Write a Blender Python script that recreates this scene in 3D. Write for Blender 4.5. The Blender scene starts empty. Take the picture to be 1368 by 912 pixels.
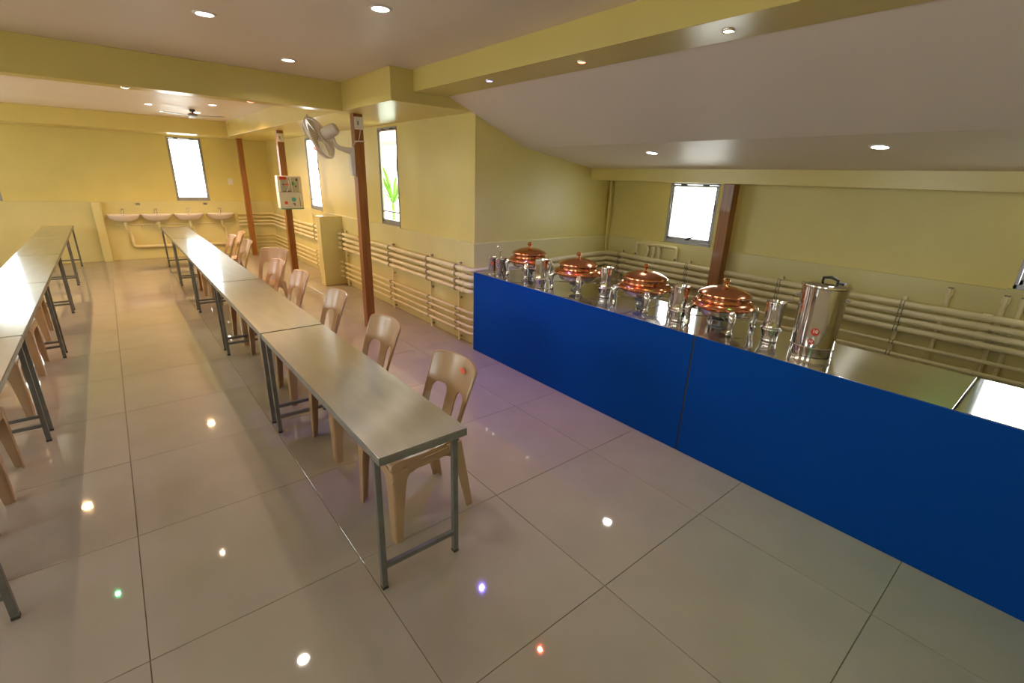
import bpy, bmesh, math, random
from mathutils import Vector, Matrix
random.seed(7)
C = bpy.context.scene.collection
scene = bpy.context.scene
R = math.radians

# ------------------------------------------------------------------ camera
YAW, PITCH, ROLL, FPX, CAMH = 0.696048, 0.331740, 0.034588, 629.63, 1.7132
fw = Vector((math.sin(YAW)*math.cos(PITCH), math.cos(YAW)*math.cos(PITCH), -math.sin(PITCH)))
rt = Vector((math.cos(YAW), -math.sin(YAW), 0)); up = rt.cross(fw)
r2 = rt*math.cos(ROLL) + up*math.sin(ROLL); u2 = -rt*math.sin(ROLL) + up*math.cos(ROLL)
cam_d = bpy.data.cameras.new('camera'); cam = bpy.data.objects.new('camera', cam_d); C.objects.link(cam)
mw = Matrix((r2, u2, -fw)).transposed().to_4x4(); mw.translation = Vector((0, 0, CAMH)); cam.matrix_world = mw
cam_d.sensor_width = 36.0; cam_d.lens = FPX*36.0/1368.0; cam_d.clip_start = 0.02; cam_d.clip_end = 200
scene.camera = cam

# ------------------------------------------------------------------ world, exposure
world = bpy.data.worlds.new('overcast_sky'); scene.world = world; world.use_nodes = True
wn = world.node_tree.nodes; wl = world.node_tree.links
bg = wn['Background']; bg.inputs['Color'].default_value = (0.94, 0.985, 1.0, 1); bg.inputs['Strength'].default_value = 9.0
vs = scene.view_settings
vs.view_transform = 'Standard'; vs.look = 'None'; vs.gamma = 1.0; vs.use_curve_mapping = False; vs.exposure = 0.0
cy = scene.cycles
cy.max_bounces = 10; cy.diffuse_bounces = 6; cy.glossy_bounces = 6; cy.transmission_bounces = 6; cy.transparent_max_bounces = 8
cy.sample_clamp_indirect = 6.0; cy.caustics_reflective = False; cy.caustics_refractive = False
LAMP_W = 5.0      # white ceiling downlight, watts
LED_W = 3.0       # small coloured spot, watts

# ------------------------------------------------------------------ materials
def nd(nt, t, **kw):
    n = nt.nodes.new(t)
    for k, v in kw.items(): setattr(n, k, v)
    return n
def mat(name, col, rough=.5, metal=0., spec=.5, scale=8., amt=.06, bump=0., bscale=None, stretch=None, rvar=0., coat=0., aniso=0., emit=None, sub=0.):
    m = bpy.data.materials.new(name); m.use_nodes = True; nt = m.node_tree; b = nt.nodes['Principled BSDF']; L = nt.links
    b.inputs['Roughness'].default_value = rough; b.inputs['Metallic'].default_value = metal
    b.inputs['Specular IOR Level'].default_value = spec; b.inputs['Coat Weight'].default_value = coat
    b.inputs['Anisotropic'].default_value = aniso
    tc = nd(nt, 'ShaderNodeTexCoord'); mp = nd(nt, 'ShaderNodeMapping')
    if stretch: mp.inputs['Scale'].default_value = stretch
    L.new(tc.outputs['Object'], mp.inputs['Vector'])
    nz = nd(nt, 'ShaderNodeTexNoise'); nz.inputs['Scale'].default_value = scale; nz.inputs['Detail'].default_value = 4
    L.new(mp.outputs[0], nz.inputs['Vector'])
    rp = nd(nt, 'ShaderNodeValToRGB'); e = rp.color_ramp.elements
    e[0].position = .3; e[1].position = .7
    e[0].color = tuple(max(0, c*(1-amt)) for c in col) + (1,); e[1].color = tuple(min(1, c*(1+amt)) for c in col) + (1,)
    L.new(nz.outputs['Fac'], rp.inputs['Fac']); L.new(rp.outputs['Color'], b.inputs['Base Color'])
    if rvar:
        mr = nd(nt, 'ShaderNodeMapRange'); mr.inputs['To Min'].default_value = max(.02, rough-rvar); mr.inputs['To Max'].default_value = rough+rvar
        L.new(nz.outputs['Fac'], mr.inputs['Value']); L.new(mr.outputs[0], b.inputs['Roughness'])
    if bump:
        n2 = nd(nt, 'ShaderNodeTexNoise'); n2.inputs['Scale'].default_value = bscale or scale*6; n2.inputs['Detail'].default_value = 3
        L.new(mp.outputs[0], n2.inputs['Vector'])
        bp = nd(nt, 'ShaderNodeBump'); bp.inputs['Strength'].default_value = bump; bp.inputs['Distance'].default_value = .01
        L.new(n2.outputs['Fac'], bp.inputs['Height']); L.new(bp.outputs[0], b.inputs['Normal'])
    if emit:
        b.inputs['Emission Color'].default_value = tuple(emit[:3]) + (1,); b.inputs['Emission Strength'].default_value = emit[3]
    return m
def brushed(m, rough, an, axis=(1, 0, 0)):
    nt = m.node_tree; b = nt.nodes['Principled BSDF']
    cx = nd(nt, 'ShaderNodeCombineXYZ')
    for k in range(3): cx.inputs[k].default_value = axis[k]
    vt = nd(nt, 'ShaderNodeVectorTransform', vector_type='VECTOR', convert_from='OBJECT', convert_to='WORLD')
    nt.links.new(cx.outputs[0], vt.inputs[0]); nt.links.new(vt.outputs[0], b.inputs['Tangent'])
    b.inputs['Anisotropic'].default_value = an
    for l in list(b.inputs['Roughness'].links): nt.links.remove(l)
    b.inputs['Roughness'].default_value = rough
    return m
def wood_mat(name, c0, c1, rough):
    m = mat(name, c0, rough, scale=3, amt=.1, coat=.15); nt = m.node_tree; L = nt.links; b = nt.nodes['Principled BSDF']
    tc = nd(nt, 'ShaderNodeTexCoord'); mp = nd(nt, 'ShaderNodeMapping'); mp.inputs['Scale'].default_value = (22, 22, 1.2)
    nz = nd(nt, 'ShaderNodeTexNoise'); nz.inputs['Scale'].default_value = 2.2; nz.inputs['Detail'].default_value = 5; nz.inputs['Distortion'].default_value = .6
    rp = nd(nt, 'ShaderNodeValToRGB'); rp.color_ramp.elements[0].position = .3; rp.color_ramp.elements[1].position = .75
    rp.color_ramp.elements[0].color = c0 + (1,); rp.color_ramp.elements[1].color = c1 + (1,)
    L.new(tc.outputs['Object'], mp.inputs[0]); L.new(mp.outputs[0], nz.inputs[0]); L.new(nz.outputs['Fac'], rp.inputs[0]); L.new(rp.outputs[0], b.inputs['Base Color'])
    return m
def glass_mat(name, tint, gl=.08):
    m = bpy.data.materials.new(name); m.use_nodes = True; nt = m.node_tree; L = nt.links; nt.nodes.clear()
    o = nd(nt, 'ShaderNodeOutputMaterial'); t = nd(nt, 'ShaderNodeBsdfTransparent'); g = nd(nt, 'ShaderNodeBsdfGlossy'); mx = nd(nt, 'ShaderNodeMixShader')
    lw0 = nd(nt, 'ShaderNodeLayerWeight'); lw = nd(nt, 'ShaderNodeMath', operation='POWER'); lw.inputs[1].default_value = 4.0; L.new(lw0.outputs['Facing'], lw.inputs[0]); lw2 = nd(nt, 'ShaderNodeMath', operation='MULTIPLY'); lw2.inputs[1].default_value = .25; L.new(lw.outputs[0], lw2.inputs[0]); lw = lw2
    nz = nd(nt, 'ShaderNodeTexNoise'); nz.inputs['Scale'].default_value = 5; rp = nd(nt, 'ShaderNodeValToRGB')
    rp.color_ramp.elements[0].color = tuple(c*.96 for c in tint)+(1,); rp.color_ramp.elements[1].color = tint+(1,)
    g.inputs['Roughness'].default_value = .02
    L.new(nz.outputs['Fac'], rp.inputs[0]); L.new(rp.outputs[0], t.inputs['Color'])
    L.new(lw.outputs[0], mx.inputs[0]); L.new(t.outputs[0], mx.inputs[1]); L.new(g.outputs[0], mx.inputs[2]); L.new(mx.outputs[0], o.inputs[0])
    return m
def emis(name, col, s):
    m = bpy.data.materials.new(name); m.use_nodes = True; nt = m.node_tree; nt.nodes.clear()
    o = nd(nt, 'ShaderNodeOutputMaterial'); e = nd(nt, 'ShaderNodeEmission'); e.inputs['Color'].default_value = col+(1,); e.inputs['Strength'].default_value = s
    nt.links.new(e.outputs[0], o.inputs[0]); return m

YEL = (0.73, 0.62, 0.215)
M = dict(
    wall=mat('yellow_wall_paint', YEL, .38, scale=2.2, amt=.035, bump=.04, bscale=60),
    dado=mat('pale_yellow_oil_paint', (0.71, 0.64, 0.31), .26, scale=2.0, amt=.04, bump=.04, bscale=50),
    beam=mat('yellow_beam_paint', (0.68, 0.56, 0.18), .28, scale=2.0, amt=.03, bump=.03, bscale=60),
    ceil=mat('off_white_ceiling_paint', (0.84, 0.75, 0.67), .42, scale=1.5, amt=.025, bump=.02, bscale=40),
    tile=mat('cream_vitrified_tile', (0.375, 0.33, 0.285), .03, spec=1.0, scale=3.5, amt=.045, rvar=.012),
    grout=mat('brown_grout', (0.24, 0.18, 0.13), .8, scale=20, amt=.2),
    steel=mat('brushed_stainless_steel', (0.62, 0.60, 0.57), .17, 1., scale=3, amt=.05, stretch=(1, 40, 40), bump=.05, bscale=6, rvar=.05),
    steel_top=mat('brushed_steel_table_top', (0.64, 0.65, 0.66), .13, 1., scale=2.5, amt=.07, stretch=(6, 1.2, 6), bump=.05, bscale=1.6),
    brass=mat('golden_copper', (0.62, 0.33, 0.12), .15, 1., scale=10, amt=.08),
    chrome=mat('polished_steel', (0.74, 0.72, 0.70), .06, 1., scale=9, amt=.04, bump=.015, bscale=14),
    legm=mat('grey_painted_steel', (0.17, 0.175, 0.165), .42, .3, scale=14, amt=.14),
    edge=mat('grey_table_edge', (0.27, 0.28, 0.27), .38, .55, scale=14, amt=.12),
    chair=mat('beige_plastic', (0.44, 0.29, 0.165), .24, spec=.5, scale=5, amt=.05),
    blue=mat('blue_laminate', (0.0, 0.050, 0.31), .6, spec=.08, scale=1.3, amt=.06),
    copper=mat('polished_copper', (0.66, 0.27, 0.13), .17, 1., scale=10, amt=.08, rvar=.04),
    wood=wood_mat('red_brown_wood', (0.22, 0.076, 0.011), (0.36, 0.142, 0.026), .4),
    pipe=mat('cream_painted_pipe', (0.78, 0.69, 0.42), .35, scale=6, amt=.06),
    clamp=mat('dull_zinc', (0.30, 0.28, 0.22), .5, .6, scale=20, amt=.2),
    alu=mat('grey_aluminium', (0.36, 0.36, 0.36), .4, .6, scale=12, amt=.08),
    black=mat('black_plastic', (0.02, 0.02, 0.02), .4, scale=10, amt=.2),
    rubber=mat('dark_rubber', (0.05, 0.05, 0.05), .7, scale=10, amt=.2),
    white=mat('white_plastic', (0.80, 0.77, 0.72), .35, scale=6, amt=.03),
    fanw=mat('cream_fan_plastic', (0.66, 0.60, 0.52), .35, scale=6, amt=.03),
    ceram=mat('white_ceramic', (0.86, 0.76, 0.70), .12, scale=3, amt=.02),
    red=mat('red_print', (0.62, 0.03, 0.025), .4, scale=10, amt=.05),
    orange=mat('orange_sticker', (0.80, 0.13, 0.05), .4, scale=10, amt=.08),
    teal=mat('teal_plastic', (0.10, 0.45, 0.45), .35, scale=10, amt=.08),
    green=mat('green_print', (0.08, 0.35, 0.10), .4, scale=10, amt=.08),
    grey=mat('grey_plastic', (0.30, 0.30, 0.31), .4, scale=10, amt=.08),
    fanblade=mat('amber_clear_plastic', (0.62, 0.50, 0.30), .2, scale=6, amt=.05),
    cloudy=mat('smoky_clear_plastic', (0.50, 0.50, 0.46), .15, scale=10, amt=.15),
    glass=glass_mat('window_glass', (.97, .99, .98)),
    cage=mat('cream_wire', (0.62, 0.55, 0.46), .4, scale=10, amt=.05),
    leaf=mat('palm_leaf', (0.16, 0.36, 0.05), .5, scale=5, amt=.3),
    roof=mat('red_roof_sheet', (0.55, 0.10, 0.07), .6, scale=4, amt=.12),
    render=mat('white_render', (0.8, 0.8, 0.78), .8, scale=2, amt=.05),
    ground=mat('pale_ground', (0.74, 0.71, 0.66), .9, scale=1, amt=.15),
    bulb=emis('white_led_diffuser', (1.0, 0.97, 0.93), 14.0),
)

def two_lobe(m, r1, r2, an, mix):
    nt = m.node_tree; b = nt.nodes['Principled BSDF']; L = nt.links
    b2 = nd(nt, 'ShaderNodeBsdfPrincipled'); b2.inputs['Metallic'].default_value = 1.0; b2.inputs['Roughness'].default_value = r2; b2.inputs['Anisotropic'].default_value = an
    L.new(b.inputs['Base Color'].links[0].from_socket, b2.inputs['Base Color'])
    cx = nd(nt, 'ShaderNodeCombineXYZ'); cx.inputs[0].default_value = 1.0
    vt = nd(nt, 'ShaderNodeVectorTransform', vector_type='VECTOR', convert_from='OBJECT', convert_to='WORLD')
    L.new(cx.outputs[0], vt.inputs[0]); L.new(vt.outputs[0], b2.inputs['Tangent'])
    for l in list(b.inputs['Roughness'].links): L.remove(l)
    b.inputs['Roughness'].default_value = r1
    mx = nd(nt, 'ShaderNodeMixShader'); mx.inputs[0].default_value = mix
    L.new(b.outputs[0], mx.inputs[1]); L.new(b2.outputs[0], mx.inputs[2]); L.new(mx.outputs[0], nt.nodes['Material Output'].inputs[0])
two_lobe(M['steel_top'], .12, .36, 1.0, .42)
M['steel_counter'] = mat('brushed_steel_counter_top', (0.50, 0.485, 0.46), .1, 1., scale=2.5, amt=.05, stretch=(6, 1.2, 6)); two_lobe(M['steel_counter'], .085, .33, 1.0, .2)

# ------------------------------------------------------------------ mesh helpers
class MB:
    def __init__(s): s.v = []; s.f = []
    def add(s, vs_, fs):
        o = len(s.v); s.v += [tuple(p) for p in vs_]; s.f += [tuple(i+o for i in f) for f in fs]; return s
    def box(s, x0, y0, z0, x1, y1, z1):
        return s.add([(x0,y0,z0),(x1,y0,z0),(x1,y1,z0),(x0,y1,z0),(x0,y0,z1),(x1,y0,z1),(x1,y1,z1),(x0,y1,z1)],
                     [(0,3,2,1),(4,5,6,7),(0,1,5,4),(1,2,6,5),(2,3,7,6),(3,0,4,7)])
    def tube(s, pts, r, n=10, caps=True, closed=False, flat=1.0):
        pts = [Vector(p) for p in pts]; k = len(pts); rs = r if isinstance(r, (list, tuple)) else [r]*k
        ref = None; vs_ = []
        for i, p in enumerate(pts):
            if closed: t = pts[(i+1) % k]-pts[i-1]
            else: t = (pts[min(i+1, k-1)]-pts[i]).normalized() + (pts[i]-pts[max(i-1, 0)]).normalized()
            t.normalize()
            if ref is None:
                a = Vector((0, 0, 1)) if abs(t.z) < .9 else Vector((1, 0, 0)); ref = t.cross(a).normalized()
            else: ref = (ref - t*ref.dot(t)).normalized()
            b = t.cross(ref)
            m = 1.0
            if not closed and 0 < i < k-1:
                d = (pts[i+1]-pts[i]).normalized().dot((pts[i]-pts[i-1]).normalized()); m = 1/max(.5, math.sqrt((1+d)/2)) if False else 1.0
            for j in range(n):
                an = 2*math.pi*j/n; vs_.append(p + (ref*math.cos(an)*flat + b*math.sin(an))*rs[i]*m)
        fs = []
        for i in range(k if closed else k-1):
            a0 = i*n; b0 = ((i+1) % k)*n
            for j in range(n): fs.append((a0+j, a0+(j+1) % n, b0+(j+1) % n, b0+j))
        if caps and not closed: fs += [tuple(range(n-1, -1, -1)), tuple((k-1)*n+j for j in range(n))]
        return s.add(vs_, fs)
    def lathe(s, prof, n=32, c=(0, 0, 0), mx=None):
        vs_ = []; fs = []
        for (r, z) in prof:
            for j in range(n):
                a = 2*math.pi*j/n; vs_.append(Vector((r*math.cos(a), r*math.sin(a), z)))
        for i in range(len(prof)-1):
            for j in range(n): fs.append((i*n+j, i*n+(j+1) % n, (i+1)*n+(j+1) % n, (i+1)*n+j))
        if prof[0][0] > 1e-5: fs.append(tuple(range(n-1, -1, -1)))
        if prof[-1][0] > 1e-5: fs.append(tuple((len(prof)-1)*n+j for j in range(n)))
        if mx is not None: vs_ = [mx @ v for v in vs_]
        vs_ = [v+Vector(c) for v in vs_]
        return s.add(vs_, fs)
    def prism(s, poly, axis, a, b):
        n = len(poly)
        def P(u, v, w): return {'x': (w, u, v), 'y': (u, w, v), 'z': (u, v, w)}[axis]
        vs_ = [P(u, v, a) for u, v in poly]+[P(u, v, b) for u, v in poly]
        return s.add(vs_, [tuple(range(n-1, -1, -1)), tuple(range(n, 2*n))]+[(i, (i+1) % n, n+(i+1) % n, n+i) for i in range(n)])
    def grid(s, rows):
        nu = len(rows[0]); vs_ = [p for r_ in rows for p in r_]
        return s.add(vs_, [(i*nu+j, i*nu+j+1, (i+1)*nu+j+1, (i+1)*nu+j) for i in range(len(rows)-1) for j in range(nu-1)])
    def mesh(s, name, m, bevel=0, seg=2, smooth=True, ang=35, solid=0, weld=0):
        bm = bmesh.new(); vv = [bm.verts.new(p) for p in s.v]
        for f in s.f:
            try: bm.faces.new([vv[i] for i in f])
            except ValueError: pass
        if weld: bmesh.ops.remove_doubles(bm, verts=bm.verts, dist=weld)
        if bevel or True: bmesh.ops.remove_doubles(bm, verts=bm.verts, dist=1e-6)
        bmesh.ops.recalc_face_normals(bm, faces=bm.faces)
        if solid:
            bmesh.ops.solidify(bm, geom=bm.faces[:], thickness=solid); bmesh.ops.recalc_face_normals(bm, faces=bm.faces)
        if bevel:
            ed = [e for e in bm.edges if len(e.link_faces) == 2 and e.calc_face_angle(0) > R(40)]
            bmesh.ops.bevel(bm, geom=ed, offset=bevel, segments=seg, affect='EDGES', profile=.6)
        me = bpy.data.meshes.new(name); bm.to_mesh(me); bm.free()
        me.materials.append(M[m] if isinstance(m, str) else m)
        if smooth:
            me.polygons.foreach_set('use_smooth', [True]*len(me.polygons)); me.set_sharp_from_angle(angle=R(8 if bevel else ang))
        return me
    def build(s, name, m, parent=None, loc=None, **kw):
        return link(name, s.mesh(name, m, **kw), parent, loc)
def link(name, me, parent=None, loc=None):
    o = bpy.data.objects.new(name, me); C.objects.link(o)
    if parent: o.parent = parent
    if loc: o.location = loc
    return o
def tag(o, label=None, cat=None, group=None, kind=None):
    if label: o['label'] = label
    if cat: o['category'] = cat
    if group: o['group'] = group
    if kind: o['kind'] = kind
    return o
def thing(name, label, cat, loc=(0, 0, 0), rz=0, group=None, kind=None):
    o = bpy.data.objects.new(name, None); o.empty_display_size = .1; C.objects.link(o); o.location = loc; o.rotation_euler = (0, 0, rz)
    return tag(o, label, cat, group, kind)
def kids(o): return [c for c in list(bpy.data.objects) if c.parent == o]
def copy_tree(o, parent=None):
    c = o.copy(); C.objects.link(c); c.parent = parent
    for k in kids(o): copy_tree(k, c)
    return c
def B(*a): return MB().box(*a)
def arc(c, r, a0, a1, n, ax=(0, 1)):
    out = []
    for i in range(n+1):
        a = a0+(a1-a0)*i/n; p = list(c); p[ax[0]] += r*math.cos(a); p[ax[1]] += r*math.sin(a); out.append(tuple(p))
    return out
def round_path(pts, rad, n=5):
    pts = [Vector(p) for p in pts]; out = [pts[0]]
    for i in range(1, len(pts)-1):
        a = (pts[i-1]-pts[i]).normalized(); b = (pts[i+1]-pts[i]).normalized()
        d = min(rad, (pts[i-1]-pts[i]).length*.49, (pts[i+1]-pts[i]).length*.49)
        p0 = pts[i]+a*d; p1 = pts[i]+b*d
        for k in range(n+1):
            t = k/n; out.append(p0*(1-t)**2 + pts[i]*2*t*(1-t) + p1*t*t)
    out.append(pts[-1]); return out
def holes_wall(axis, pos, thick, a0, a1, z0, z1, holes):
    """wall slab along one axis (x or y) at pos..pos+thick with rectangular holes (a_lo,a_hi,z_lo,z_hi)"""
    mb = MB(); A = sorted({a0, a1, *[h[0] for h in holes], *[h[1] for h in holes]}); A = [a for a in A if a0 <= a <= a1]
    Z = sorted({z0, z1, *[h[2] for h in holes], *[h[3] for h in holes]}); Z = [z for z in Z if z0 <= z <= z1]
    nA, nZ = len(A), len(Z); 
    def P(a, d, z): return (a, pos+d, z) if axis == 'x' else (pos+d, a, z)
    solid = [[not any(h[0] <= (A[i]+A[i+1])/2 <= h[1] and h[2] <= (Z[k]+Z[k+1])/2 <= h[3] for h in holes) for k in range(nZ-1)] for i in range(nA-1)]
    vs_ = [P(a, d, z) for d in (0, thick) for a in A for z in Z]
    idx = lambda d, i, k: d*nA*nZ+i*nZ+k
    fs = []
    for i in range(nA-1):
        for k in range(nZ-1):
            if not solid[i][k]: continue
            for d in (0, 1): fs.append((idx(d,i,k), idx(d,i+1,k), idx(d,i+1,k+1), idx(d,i,k+1)))
            for (di, dk, e) in ((-1,0,((i,k),(i,k+1))), (1,0,((i+1,k),(i+1,k+1))), (0,-1,((i,k),(i+1,k))), (0,1,((i,k+1),(i+1,k+1)))):
                ii, kk = i+di, k+dk
                if not (0 <= ii < nA-1 and 0 <= kk < nZ-1 and solid[ii][kk]):
                    (p, q), (r_, t) = e; fs.append((idx(0,p,q), idx(0,r_,t), idx(1,r_,t), idx(1,p,q)))
    return mb.add(vs_, fs)

# ------------------------------------------------------------------ the room
ZC, ZS, ZE = 2.55, 2.295, 2.385            # ceiling, soffit / cross beam underside, long beam underside
XA, YB, XC, YF = 2.80, 4.00, 4.88, 11.75   # pipe wall, alcove return, alcove back wall, far wall
XL, YK = -3.60, -2.80                      # left wall and wall behind the camera
T = .16
WD = 1.08                                  # dado height
W_far = [(1.04, 1.60, 1.09, 2.265), (-1.95, -1.385, 1.09, 2.265)]
W_A = [(5.63, 6.17, 1.09, 2.265), (8.53, 9.12, 1.09, 2.265)]
W_C = [(2.59, 3.16, 1.09, 1.735), (-.29, .285, 1.09, 1.735)]
W_L_fill = [(-1.6, -.3, .95, 2.265), (1.6, 3.1, .95, 2.265), (5.8, 7.3, .95, 2.265), (8.4, 9.9, .95, 2.265)]  # unseen left-wall windows, added and sized to let daylight fill the hall
def structure(name, mb, m, parent=None, **kw):
    o = mb.build(name, m, parent, smooth=False, **kw)
    if parent is None: o['kind'] = 'structure'
    return o
# floor slab and its tiles
fl = structure('floor', B(XL, YK, -.12, XC, YF, -.006), 'grout')
TS = .80; G_ = .0013
tile_cache = {}
def tile(x0, y0, x1, y1):
    w, d = round(x1-x0, 4), round(y1-y0, 4)
    if (w, d) not in tile_cache:
        c = .0012; a, b = w/2-G_, d/2-G_
        vs_ = [(-a,-b,-.006),(a,-b,-.006),(a,b,-.006),(-a,b,-.006),(-a,-b,-c),(a,-b,-c),(a,b,-c),(-a,b,-c),(-a+c,-b+c,0),(a-c,-b+c,0),(a-c,b-c,0),(-a+c,b-c,0)]
        fs = [(8,9,10,11)]+[(i,(i+1)%4,4+(i+1)%4,4+i) for i in range(4)]+[(4+i,4+(i+1)%4,8+(i+1)%4,8+i) for i in range(4)]
        tile_cache[(w, d)] = MB().add(vs_, fs).mesh('tile', 'tile', smooth=False)
    link('tile', tile_cache[(w, d)], fl, ((x0+x1)/2, (y0+y1)/2, 0))
xs = [XL]+[1.4076+TS*i for i in range(-8, 8) if XL < 1.4076+TS*i < XC]+[XC]
ys = [YK]+[.1752+TS*i for i in range(-8, 20) if YK < .1752+TS*i < YF]+[YF]
for i in range(len(xs)-1):
    for j in range(len(ys)-1):
        if xs[i] >= XA-.01 and ys[j] >= YB: continue
        tile(xs[i], ys[j], min(xs[i+1], XA if ys[j] >= YB else XC), ys[j+1])
# walls
wf = structure('wall_far', holes_wall('x', YF, T, XL-T, XA+T, 0, ZC+.1, W_far), 'wall')
wa = structure('wall_right', holes_wall('y', XA, .04, YB, YF, 0, ZS, W_A), 'wall')
wb = structure('wall_alcove', holes_wall('x', YB, .05, XA+.04, XC+.05, 0, ZC, []), 'wall')
wc = structure('wall_counter', holes_wall('y', XC, .05, YK-T, YB, 0, ZC, W_C), 'wall')
wlf = structure('wall_left', holes_wall('y', XL-T, T, YK-T, YF+T, 0, ZC+.1, W_L_fill), 'wall')
wk = structure('wall_back', holes_wall('x', YK-T, T, XL, XC, 0, ZC+.1, []), 'wall')
# dado (lower wall, slightly proud)
D = .022
structure('dado', B(XL, YF-D, 0, XA-D, YF, WD), 'dado', wf, bevel=.006)
structure('dado', B(XA-D, YB-D, 0, XA, YF, WD), 'dado', wa, bevel=.006)
structure('dado', B(XA, YB-D, 0, XC-D, YB, WD), 'dado', wb, bevel=.006)
structure('dado', B(XC-D, YK, 0, XC, YB, WD), 'dado', wc, bevel=.006)
structure('dado', B(XL, YK, 0, XL+D, YF-D, WD), 'dado', wlf, bevel=.006)
structure('dado', B(XL+D, YK, 0, XC-D, YK+D, WD), 'dado', wk, bevel=.006)
# corner strip in the alcove and the two half-height piers
structure('trim_1', B(XC-.07, YB-.05, 0, XC-D, YB-D, 1.73), 'wall', bevel=.004)
structure('trim_2', B(-.275, 11.60, 0, -.15, YF-D, WD), 'dado', bevel=.006)
structure('trim_3', B(2.43, 7.60, 0, XA-D, 7.78, WD-.005), 'dado', bevel=.006)
structure('baseboard_far', B(XL+D, YF-D-.012, 0, XA-D, YF-D, .09), 'dado', bevel=.003)
# ceilings
structure('ceiling', B(XL-T, YK-T, ZC, 2.30, YF+T, ZC+.1), 'ceil')
SX0, SZ0, SX1, SZ1, SX2, SZ2 = 2.47, 2.405, 3.43, 2.022, 4.47, 1.863
sl = MB().prism([(SX0, SZ0), (SX1, SZ1), (SX2, SZ2), (XC+T, SZ2-(XC+T-SX2)*.155), (XC+T, 2.75), (SX0, 2.75)], 'y', YK-T, YB)
structure('ceiling_slope', sl, 'ceil')
structure('beam_cross', B(XL, 5.07, ZS, 1.95, 5.26, ZC), 'beam', bevel=.004)
structure('beam_wall', B(1.95, YB, ZS, XA+.04, YF, ZC), 'beam', bevel=.004)
structure('beam_far', B(XL, 10.93, ZS, 1.95, YF, ZC), 'beam', bevel=.004)
structure('beam_long', B(2.16, YK, ZE, 2.49, YB, ZC+.1), 'beam', bevel=.004)
structure('beam_counter', B(4.47, YK, 1.735, XC, YB, 1.90), 'beam', bevel=.004)

# ------------------------------------------------------------------ windows
wi = [0]
def window(axis, pos, inward, a0, a1, z0, z1, bar=None, handle=False, stays=True):
    """axis the wall runs along; inward -1/+1 = direction into the room on the other axis"""
    wi[0] += 1
    w = thing('window_%d' % wi[0], None, None, kind='structure'); ca, cz = (a0+a1)/2, z0
    w.location = (ca, pos, cz) if axis == 'x' else (pos, ca, cz)
    W, H = (a1-a0)/2, z1-z0
    def bx(al, ah, dl, dh, zl, zh):   # a, depth (into room positive), z
        d0, d1 = sorted((dl*inward, dh*inward))
        return (al, d0, zl, ah, d1, zh) if axis == 'x' else (d0, al, zl, d1, ah, zh)
    f = MB(); e = .018
    for q in ((-W, -W+e, 0, H), (W-e, W, 0, H), (-W, W, H-e, H), (-W, W, 0, e+.012)): f.box(*bx(q[0], q[1], -.034, .004, q[2], q[3]))
    f.build('frame', 'alu', w, bevel=.002)
    s_ = MB(); i = e+.003; t = .020
    for q in ((-W+i, -W+i+t, i+.012, H-i), (W-i-t, W-i, i+.012, H-i), (-W+i, W-i, H-i-t, H-i), (-W+i, W-i, i+.012, i+.012+t+.012)): s_.box(*bx(q[0], q[1], -.030, -.004, q[2], q[3]))
    sh = s_.build('sash', 'alu', w, bevel=.002)
    B(*bx(-W+i+t, W-i-t, -.022, -.018, i+t+.02, H-i-t)).build('pane', 'glass', sh, smooth=False)
    if bar: B(*bx(-W+i+t, W-i-t, -.028, -.008, bar, bar+.016)).build('glazing_bar', 'alu', sh)
    for sx in (-.45, .45):
        B(*bx(sx*W-.035, sx*W+.035, -.01, .010, H-.03, H-.014)).build('hinge', 'black', w, bevel=.003)
    if stays:
        for sx in (-1, 1):
            p = [(sx*(W-.02), -.008, H*.45), (sx*(W-.022), .012, H*.62), (sx*(W-.02), -.012, H*.82)]
            pts = [(a, d*inward, z) if axis == 'x' else (d*inward, a, z) for a, d, z in p]
            MB().tube(pts, .006, 8).build('stay', 'clamp', w)
    if handle:
        h = MB().box(*bx(-.02, .02, -.006, .012, .045, .065)); p = [(0, .0, .055), (.0, .028, .058), (-.09, .034, .085)]
        pts = [(a, d*inward, z) if axis == 'x' else (d*inward, a, z) for a, d, z in p]
        h.tube(pts, [.009, .010, .006], 8).build('handle', 'black', w)
    B(*bx(-W-.03, W+.03, -.02, .024, -.03, -.001)).build('window_sill', 'dado', w, bevel=.004)
    return w
for h in W_far: window('x', YF, -1, *h)
window('y', XA, -1, *W_A[0], bar=.16); window('y', XA, -1, *W_A[1], bar=.16)
for h in W_C: window('y', XC, -1, *h, handle=True)
for h in W_L_fill: window('y', XL, 1, *h)  # added windows out of view, for side daylight

# ------------------------------------------------------------------ wooden posts
def post(x, y, label):
    o = B(-.048, -.048, 0, .048, .048, ZS).build('wooden_post', 'wood', None, (x, y, 0), bevel=.004)
    return tag(o, label, 'post', 'wooden posts')
post(2.135, 5.20, 'red-brown wooden post carrying the wall fan, nearest of the three by the pipe wall')
post(2.178, 8.30, 'red-brown wooden post with the water purifier hung on it')
post(2.205, 11.33, 'red-brown wooden post beside the wash basins at the far wall')
o = B(-.055, -.055, 0, .055, .055, 1.735).build('wooden_post', 'wood', None, (4.72, 2.39, 0), bevel=.004)
tag(o, 'red-brown wooden post behind the buffet counter, beside the alcove window', 'post', 'wooden posts')

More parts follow.
